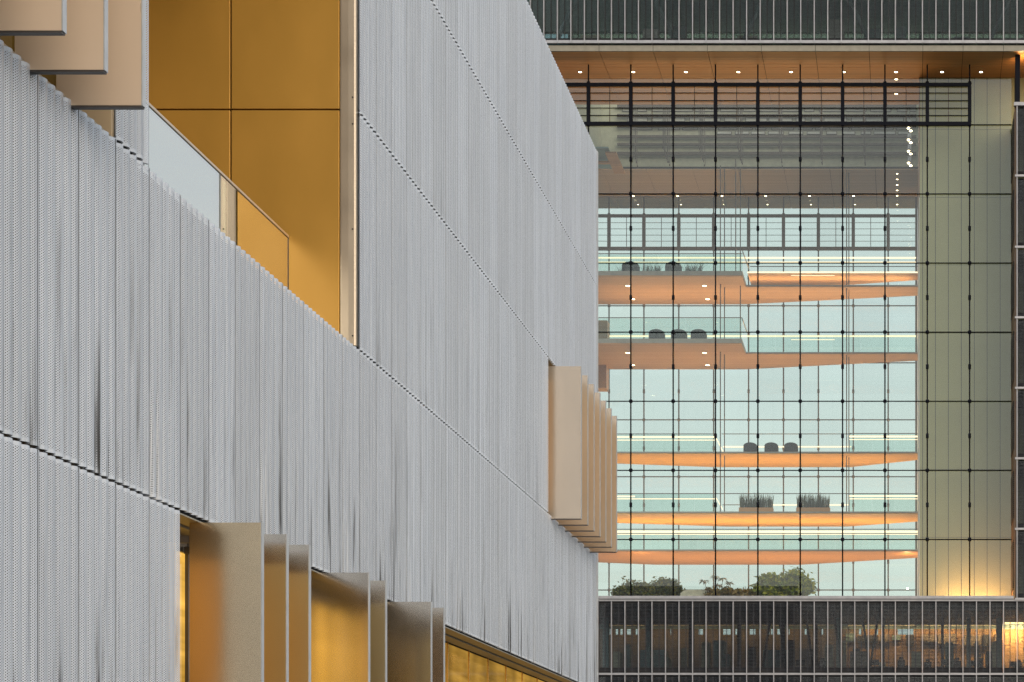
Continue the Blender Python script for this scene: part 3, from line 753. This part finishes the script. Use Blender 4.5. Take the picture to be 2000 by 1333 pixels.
# lamps standing on each deck throw warm light on the timber above
for (ztop_, yy_, pw) in ((topB + .4, 144.5, 820), (topC + .3, 144.5, 900), (topD + .3, 144.8, 1000), (topE + .3, 144.8, 950), (ztr + .3, 143.5, 1250), (topA + .08, 145.2, 330)):
    uplight(-22, XI - .5, yy_, ztop_, pw)
# rods that carry the decks
for px, Y, p0, p1 in ((1407, 142, 335, 1000), (1415, 142.8, 365, 1000), (1437, 140.6, 330, 540), (1446, 142.4, 336, 690), (1653.5, 143, 336, 1000), (1658, 143.6, 340, 1000)):
    o = obj('hanger_rod', MB().tube((xx(px, Y), Y, zz(p1, Y)), (xx(px, Y), Y, zs - .004), .035, 8), M_STEEL2, None, True)
    tag(o, {1407: 'steel rod left of the pair beside the middle walkway chairs', 1415: 'steel rod right of the pair beside the middle walkway chairs', 1437: 'short steel rod at the stepped corner of the uppermost walkway',
            1446: 'longer steel rod just right of the short corner rod', 1653.5: 'left rod of the close pair toward the atrium right side', 1658: 'right rod of the close pair toward the atrium right side'}[px], 'rod', 'rods hanging the walkways from the timber soffit')

# ================================================================== FURNITURE AND PLANTS ON THE WALKWAYS
def rbox(name, d, mat, parent, w=.05): return bevel(box(name, d, mat, parent), w, 3)
def armchair(loc, label, wide=1.0):
    x, y, z = loc; w = .52 * wide
    T = thing('armchair', label, 'armchair', loc, 'dark armchairs on the walkways')
    rbox('seat', (x - w + .13, x + w - .13, y - .38, y + .30, z + .16, z + .40), M_CHAIR, T)
    mb = MB(); n = 10; ro, ri = w, w - .13
    for i in range(n):   # curved tub back wrapping to the arms; its back is towards the viewer
        for r in (ro, ri):
            for zt_ in (.12, None):
                pass
    ring = []
    for i in range(n + 1):
        t = math.pi + math.pi * i / n
        h = .56 + .16 * math.sin(math.pi * i / n)
        ring.append((math.cos(t), math.sin(t) * .8, h))
    for c, s, h in ring:
        mb.v += [(x + ro * c, y - .05 + ro * s, z + .10), (x + ro * c, y - .05 + ro * s, z + h), (x + ri * c, y - .05 + ri * s, z + h), (x + ri * c, y - .05 + ri * s, z + .10)]
    for i in range(n):
        for k in range(4):
            a, b = i * 4 + k, i * 4 + (k + 1) % 4; mb.f.append((a, a + 4, b + 4, b))
    mb.f.append((0, 1, 2, 3)); mb.f.append(tuple(n * 4 + k for k in (3, 2, 1, 0)))
    bevel(obj('backrest', mb, M_CHAIR, T, True), .03, 2)
    for s in (-1, 1): rbox('arm', (x + s * (w - .13), x + s * w, y - .05, y + .38, z + .12, z + .56), M_CHAIR, T, .04)
    for sx in (-1, 1):
        for sy in (-1, 1): obj('leg', MB().tube((x + sx * (w - .16), y + sy * .28, z), (x + sx * (w - .16), y + sy * .28, z + .16), .022, 6), M_BLACK, T)
    return T
ya = WA.location
def on(px0, px1, Y): return xx((px0 + px1) / 2, Y)
Ya = yat(zA_, 540) + .75
armchair((on(1213, 1250, Ya), Ya, topA), 'wide dark armchair left of two on the uppermost walkway', 1.15)
armchair((on(1299, 1331, Ya), Ya, topA), 'dark armchair right of two on the uppermost walkway', 1.08)
Yb = YlB + .75
for (a, b), l in zip(((1267, 1298), (1311, 1341), (1349, 1380)), ('left', 'centre', 'right')):
    armchair((on(a, b, Yb), Yb, topB), 'dark tub armchair, %s of three on the second walkway' % l, 1.05)
Yc = YfC + .8
for (a, b), l in zip(((1452, 1479), (1493, 1520), (1530, 1560)), ('left', 'centre', 'right')):
    armchair((on(a, b, Yc), Yc, topC), 'dark grey armchair, %s of three on the middle walkway' % l, .93)

def reeds(T, x0, x1, y0, y1, z, n, h, spread=.12, name='reeds'):
    mb = MB()
    for i in range(n):
        x, y = rng.uniform(x0, x1), rng.uniform(y0, y1); hh = h * rng.uniform(.55, 1.1); dx, dy = rng.gauss(0, spread) * hh, rng.gauss(0, spread) * hh
        w = rng.uniform(.012, .024); a = rng.uniform(0, 6.28); cx, sx_ = math.cos(a) * w, math.sin(a) * w
        m = (x + dx * .4, y + dy * .4, z + hh * .6)
        mb.quad((x - cx, y - sx_, z), (x + cx, y + sx_, z), (m[0] + cx * .8, m[1] + sx_ * .8, m[2]), (m[0] - cx * .8, m[1] - sx_ * .8, m[2]))
        mb.quad((m[0] - cx * .8, m[1] - sx_ * .8, m[2]), (m[0] + cx * .8, m[1] + sx_ * .8, m[2]), (x + dx, y + dy, z + hh))
    return mb
def planter(label, label2, px0, px1, Y, z, hbox, n, hr, spread, mat=M_WOOD2):
    x0, x1 = xx(px0, Y), xx(px1, Y)
    T = thing('planter', label, 'planter', ((x0 + x1) / 2, Y + .35, z), 'planters on the walkways')
    for d in ((x0, x1, Y, Y + .04), (x0, x1, Y + .66, Y + .70), (x0, x0 + .04, Y + .041, Y + .659), (x1 - .04, x1, Y + .041, Y + .659)):
        box('side_board', (*d, z, z + hbox), mat, T)
    box('soil', (x0 + .041, x1 - .041, Y + .041, Y + .659, z + .02, z + hbox - .04), M_SOIL, T)
    o = obj('reeds', reeds(None, x0 + .05, x1 - .05, Y + .06, Y + .64, z + hbox - .04, n, hr, spread), L_REED)
    tag(o, label2, 'plant', 'reeds and grasses in the planters')
planter('timber planter box, left of two on the fourth walkway', 'tall grey green reeds in the left timber planter on the fourth walkway', 1443, 1510, YfD + .4, topD, .34, 420, 1.1, .07)
planter('timber planter box, right of two on the fourth walkway', 'tall grey green reeds in the right timber planter on the fourth walkway', 1555, 1621, YfD + .4, topD, .34, 420, 1.1, .07)
planter('low pale planter between the two uppermost walkway armchairs', 'spreading grass tufts between the two armchairs at the top', 1252, 1290, Ya + .1, topA, .12, 110, .8, .3)
planter('low pale planter right of the uppermost walkway armchairs', 'spreading grass tufts right of both armchairs at the top', 1336, 1372, Ya + .1, topA, .12, 130, .85, .3)
planter('small planter left of the uppermost walkway armchairs', 'thin grass tuft left of both armchairs at the top', 1205, 1216, Ya + .9, topA, .12, 40, .75, .4)

# ================================================================== ROOF TERRACE PLANTS
def leaf_shrub(name, label, lobes, zbase, leaf, count, mat, group='shrubs on the roof terrace', bark=M_BARK, cat='shrub'):
    cx = sum(l[0] for l in lobes) / len(lobes); cyy = sum(l[1] for l in lobes) / len(lobes)
    T = thing(name, label, cat, (cx, cyy, zbase), group)
    mb = MB(); tot = sum(l[3] ** 2 * 1.0 for l in lobes)
    for (x, y, z, r) in lobes:
        k = int(count * r * r / tot)
        clumps = [(rng.gauss(0, 1), rng.gauss(0, 1), rng.gauss(0, 1)) for _ in range(26)]
        for i in range(k):
            c = Vector(rng.choice(clumps)).normalized()
            d = (c + Vector((rng.gauss(0, .3), rng.gauss(0, .3), rng.gauss(0, .3)))) * (r * rng.uniform(.6, 1.06))
            p = Vector((x, y, z)) + Vector((d.x, d.y, d.z * .82))
            u = Vector((rng.gauss(0, 1), rng.gauss(0, 1), rng.gauss(0, .6))).normalized(); v = u.cross(Vector((rng.gauss(0, 1), rng.gauss(0, 1), rng.gauss(0, 1)))).normalized()
            s = leaf * rng.uniform(.6, 1.25)
            mb.quad(p - u * s * .6, p + v * s * .3, p + u * s * .6, p - v * s * .3)
    obj('crown', mb, mat, T, stuff=True)
    mt = MB()
    for (x, y, z, r) in lobes: mt.tube((cx + (x - cx) * .25, cyy, zbase), (x, y, z), .05, 7, .02)
    obj('trunk', mt, bark, T); return T
Yp = 131.0
def lobe(px, py, rpx, dy=0): return (xx(px, Yp + dy), Yp + dy, zz(py, Yp + dy), rpx * Yp / F)
leaf_shrub('shrub', 'dark rounded evergreen shrub nearest the white building corner', [lobe(1215, 1160, 15), lobe(1238, 1157, 22), lobe(1258, 1160, 20)], ztr, .21, 6500, L_DARK)
leaf_shrub('shrub', 'dark olive shrub right of the evergreen, tops touching a black rod', [lobe(1290, 1154, 22, 1), lobe(1306, 1150, 17, 1), lobe(1322, 1162, 15, 1)], ztr, .21, 6500, L_DARK)
leaf_shrub('shrub', 'bushy green small tree with broad leaves, largest on the terrace', [lobe(1496, 1144, 20), lobe(1520, 1142, 23), lobe(1548, 1140, 24), lobe(1570, 1148, 18), lobe(1510, 1164, 22), lobe(1545, 1166, 22)], ztr, .30, 5200, L_MID)
leaf_shrub('shrub', 'low mixed shrub between the yellowish palm and the broad leaved tree', [lobe(1395, 1166, 14), lobe(1425, 1162, 14), lobe(1450, 1163, 14), lobe(1472, 1163, 12)], ztr, .24, 2600, L_PALM)
# palm like umbrella plant: heads of radiating leaves
T = thing('palm', 'yellowish umbrella palm with drooping leaf fans behind the parapet', 'palm', (xx(1400, Yp), Yp, ztr), 'shrubs on the roof terrace')
mb = MB(); mt = MB()
for px, py in ((1375, 1136), (1396, 1128), (1412, 1131), (1425, 1140), (1402, 1143), (1385, 1150), (1420, 1151)):
    h = at(px, py, Yp + rng.uniform(-.5, .5)); mt.tube((xx(1400, Yp), Yp, ztr), h, .035, 6, .015)
    for i in range(34):
        a = rng.uniform(0, 6.28); L = rng.uniform(.28, .5); d = Vector((math.cos(a), math.sin(a), rng.uniform(-.25, .5))); d.normalize()
        s = d.cross(Vector((0, 0, 1))).normalized() * .045
        m = h + d * L * .6 ; e = h + d * L + Vector((0, 0, -.14))
        mb.quad(h, m + s, e, m - s)
obj('crown', mb, L_PALM, T, stuff=True); obj('trunk', mt, M_BARK, T)
o = obj('grass_clump', reeds(None, xx(1596, Yp), xx(1650, Yp), Yp, Yp + .5, ztr, 240, .86, .22), L_MID); tag(o, 'low spiky grass clump right of the broad leaved tree', 'grass')
# cream canopy roof of a garden seat
T = thing('canopy', 'cream fabric canopy with rounded end beside the umbrella palm', 'canopy', (xx(1356, 131), 131, ztr))
mb = MB(); x0, x1 = xx(1328, 131), xx(1384, 131); zc = zz(1165, 131)
pr = [(x0, zc), (x0 + .03, zc + .2), (x0 + .22, zc + .36), (x0 + .5, zc + .42), (x1 - .2, zc + .42), (x1, zc + .36), (x1, zc)]
k = len(pr); mb.v += [(a, 131, b) for a, b in pr] + [(a, 132.5, b) for a, b in pr]
mb.f.append(tuple(range(k))); mb.f.append(tuple(range(2 * k - 1, k - 1, -1)))
for i in range(k): j = (i + 1) % k; mb.f.append((i, i + k, j + k, j))
obj('cover', mb, M_CREAM, T)
for x in (x0 + .2, x1 - .2):
    for y in (131.2, 132.3): obj('post', MB().tube((x, y, ztr), (x, y, zc), .03, 8), M_MULL, T)

# ================================================================== LIGHTS
def downlight(px, py, z, label, r=.10, power=0, grp='round downlights in the timber soffit'):
    Y = yat(z, py); x = xx(px, Y)
    T = thing('downlight', label, 'light', (x, Y, z - .03), grp)
    obj('ring', MB().lathe((x, Y, z), [(r, -.028), (r + .035, -.028), (r + .035, -.001), (r, -.001)], 14), M_BEIGE, T)
    obj('lens', MB().lathe((x, Y, z), [(r * .99, -.034), (r * .99, -.03)], 14), E_DOWN, T)
    return T
fx = [1133, 1237, 1339.5, 1442, 1545, 1648, 1750, 1840, 1916]
for i, px in enumerate(fx): downlight(px, 140.3, zs, '%s downlight from the left in the front soffit row' % ordinal(i))
for i, py in enumerate((154.5, 183)): downlight(1750.5, py, zs, ('downlight just above the braced beam, behind the seventh of the front row', 'downlight seen through the braced beam, right part')[i])
rx = [1237, 1323.5, 1410, 1495.5, 1581, 1667]
for i, px in enumerate(rx): downlight(px, 382.5, zs, '%s downlight from the left in the soffit row by the rear glass' % ordinal(i), .09)
for i, px in enumerate((1246, 1330, 1414, 1499, 1584, 1670)): downlight(px, 399.3, zs, '%s from the left of the faint downlights outside the rear glass' % ordinal(i), .06)
for i, py in enumerate((339, 350, 361, 371.5, 382, 399)): downlight(1752.3, py, zs, '%s from the top of the file of downlights by the right wall' % ordinal(i), .075)
for z, lev, pts in ((zA_, 'uppermost', ((1226, 558), (1376, 558), (1236, 584), (1382, 584))), (zB_, 'second', ((1226, 689), (1376, 689), (1236, 713), (1382, 713)))):
    for (px, py), w in zip(pts, ('front left', 'front right', 'rear left', 'rear right')):
        downlight(px, py, z, '%s downlight of four under the %s walkway' % (w, lev), .15, grp='downlights under the walkways')
for i, (py, Y) in enumerate(((254, 134.9), (277, 137.1), (299, 139.5), (322, 142))):
    p = at(1777, py, Y)
    T = thing('spotlight', '%s from the top of the twin spotlights hung by the olive wall' % ordinal(i), 'spotlight', p, 'twin spotlights hung near the right wall')
    for k in (0, 1):
        a = p + Vector((.1 * k - .05, .12, .55 + .12 * k)); b = p + Vector((-.08 + .14 * k, -.05, .1 - .18 * k))
        h = obj('housing', MB().tube(a, b, .10, 10), M_MULL, T, True)
        d = (b - a).normalized(); obj('lens', MB().tube(b + d * .002, b + d * .02, .105, 10), E_DOWN, h)
    obj('stem', MB().tube(p + Vector((0, .15, .5)), p + Vector((0, .15, 2.2)), .02, 6), M_STEEL2, T)
# rows of hanging rods in the recess
for i, (px, pb) in enumerate(((1245, 322), (1308, 324), (1376, 322), (1450, 322), (1528, 322), (1606, 322), (1690, 324))):
    X = xx(px, 142)
    T = thing('hanging_rods', '%s row from the left of thin rods hung in the ceiling recess' % ordinal(i), 'rods', (X, 140, zz(pb, 142)), 'rows of rods in the ceiling recess')
    for k in range(8):
        Y = 142 - k * .55; z = zz(pb, 142) + rng.uniform(-.1, .15)
        r_ = obj('rod', MB().tube((X + rng.uniform(-.05, .05), Y, z), (X, Y, z + 5), .02, 5), M_STEEL2, T)
        obj('tip', MB().tube((X, Y, z - .12), (X, Y, z - .001), .05, 6), M_STEEL2, r_)

def lamp(name, kind, loc, energy, colr, size=.2, rot=(0, 0, 0), sy=None):
    d = bpy.data.lights.new(name, kind); d.energy = energy; d.color = colr
    if kind == 'AREA':
        d.shape = 'RECTANGLE'; d.size = size; d.size_y = sy or size
    elif kind in ('POINT', 'SPOT'): d.shadow_soft_size = size
    o = bpy.data.objects.new(name, d); col.objects.link(o); o.location = loc; o.rotation_euler = rot; return o
warm = (1.0, .60, .25)
# wall washers at the foot of the olive wall
for i, px in enumerate((1868, 1930)):
    p = at(px, 1165, 124.0); p.z = ztr + .12
    T = thing('floor_uplight', 'floor uplight at the foot of the olive wall, %s' % ('left one' if i == 0 else 'right one'), 'light', (p.x, p.y, ztr), 'uplights at the foot of the olive wall')
    obj('housing', MB().lathe((p.x, p.y, ztr), [(.12, 0), (.12, .08)], 12), M_BLACK, T)
    obj('lens', MB().lathe((p.x, p.y, ztr), [(.10, .081), (.10, .09)], 12), E_DOWN, T)
    lamp('uplight', 'SPOT', p, 560, (1.0, .50, .21), .1, (R(180 - 14), 0, 0)).data.spot_size = R(150)
lamp('walkway_end_lamp', 'POINT', (xx(1772, 142), 141.6, zE_ - .6), 60, warm, .1)
lamp('walkway_left_lamp', 'POINT', (xx(1255, 142), 141.0, zE_ - .9), 50, warm, .1)
lamp('wing_roof_lamp', 'POINT', (xx(1996, 122), 121.8, zs - .6), 60, warm, .1)
# office interior lamps
for i, (px0, px1, py, e) in enumerate(((1962, 2040, 1219, 420), (1655, 1790, 1222, 75), (1800, 1950, 1222, 110), (1190, 1630, 1222, 65))):
    p = at((px0 + px1) / 2, py, 129.2); w = (px1 - px0) * 129.2 / F
    T = thing('office_light', 'linear warm ceiling light in the office, %s' % ('rightmost bright one', 'second from the right wing', 'next to the bright one', 'long one in the dim half')[i], 'light', p, 'warm linear office lights')
    box('tube', (p.x - w / 2, p.x + w / 2, 129.15, 129.25, p.z, p.z + .08), E_TUBE if i == 0 else M_BEIGE, T)
    box('bracket', (p.x - .05, p.x + .05, 129.17, 129.23, p.z + .081, p.z + .5), M_FRAME, T)
    lamp('office_lamp', 'AREA', (p.x, 129.1, p.z - .02), e, warm, w, (R(25), 0, 0), .15)

# ================================================================== OFFICE FURNITURE BEHIND THE BLINDS
zo = lb[1] + .101
def office_chair(px, Y, label, s=1.0, grp='office chairs in the lower office'):
    x = xx(px, Y); T = thing('office_chair', label, 'office chair', (x, Y, zo), grp)
    rbox('seat', (x - .25, x + .25, Y - .25, Y + .25, zo + .45, zo + .54), M_BLACK, T, .03)
    rbox('backrest', (x - .23, x + .23, Y + .22, Y + .29, zo + .58, zo + 1.12 * s), M_BLACK, T, .03)
    rbox('headrest', (x - .14, x + .14, Y + .20, Y + .27, zo + 1.14 * s, zo + 1.3 * s), M_BLACK, T, .03)
    obj('post', MB().tube((x, Y, zo + .08), (x, Y, zo + .45), .03, 8), M_BLACK, T)
    for k in range(5):
        a = 1.2566 * k; obj('leg', MB().tube((x, Y, zo + .09), (x + .3 * math.cos(a), Y + .3 * math.sin(a), zo + .04), .025, 6), M_BLACK, T)
    return T
def desk(px0, px1, Y, label):
    x0, x1 = xx(px0, Y), xx(px1, Y); T = thing('desk', label, 'desk', ((x0 + x1) / 2, Y, zo), 'desks in the lower office')
    box('desktop', (x0, x1, Y - .35, Y + .35, zo + .72, zo + .75), M_SLAB, T)
    for x in (x0 + .05, x1 - .05):
        for y in (Y - .3, Y + .3): box('leg', (x - .03, x + .03, y - .03, y + .03, zo, zo + .719), M_BLACK, T)
    m = box('monitor', (x0 + .3, x0 + .85, Y + .0, Y + .04, zo + .85, zo + 1.2), M_BLACK)
    tag(m, 'dark monitor on the %s' % label, 'monitor', 'monitors in the lower office')
    box('stand', ((x0 + .55), (x0 + .6), Y + .01, Y + .03, zo + .751, zo + .849), M_BLACK, m)
office_chair(1760, 125.6, 'black office chair with headrest before the daylit window slot')
office_chair(1812, 127, 'black office chair by the grey cabinet')
office_chair(1870, 126, 'black office chair with tall back between two bays')
office_chair(1913, 125.5, 'large black office chair seen side by side with desk', 1.12)
office_chair(1606, 126.5, 'black office chair in the dim half of the office')
office_chair(1990, 127.5, 'black office chair in the brightest room at right')
desk(1828, 1848, 126.5, 'dark desk right of the grey cabinet'); desk(1878, 1900, 127, 'dark desk left of the large office chair')
desk(1690, 1745, 126.5, 'long dark desk left of the daylit slot'); desk(1545, 1590, 126.8, 'dark desk in the dim half of the office')
desk(1962, 1985, 128, 'dark desk in the brightest room at right')
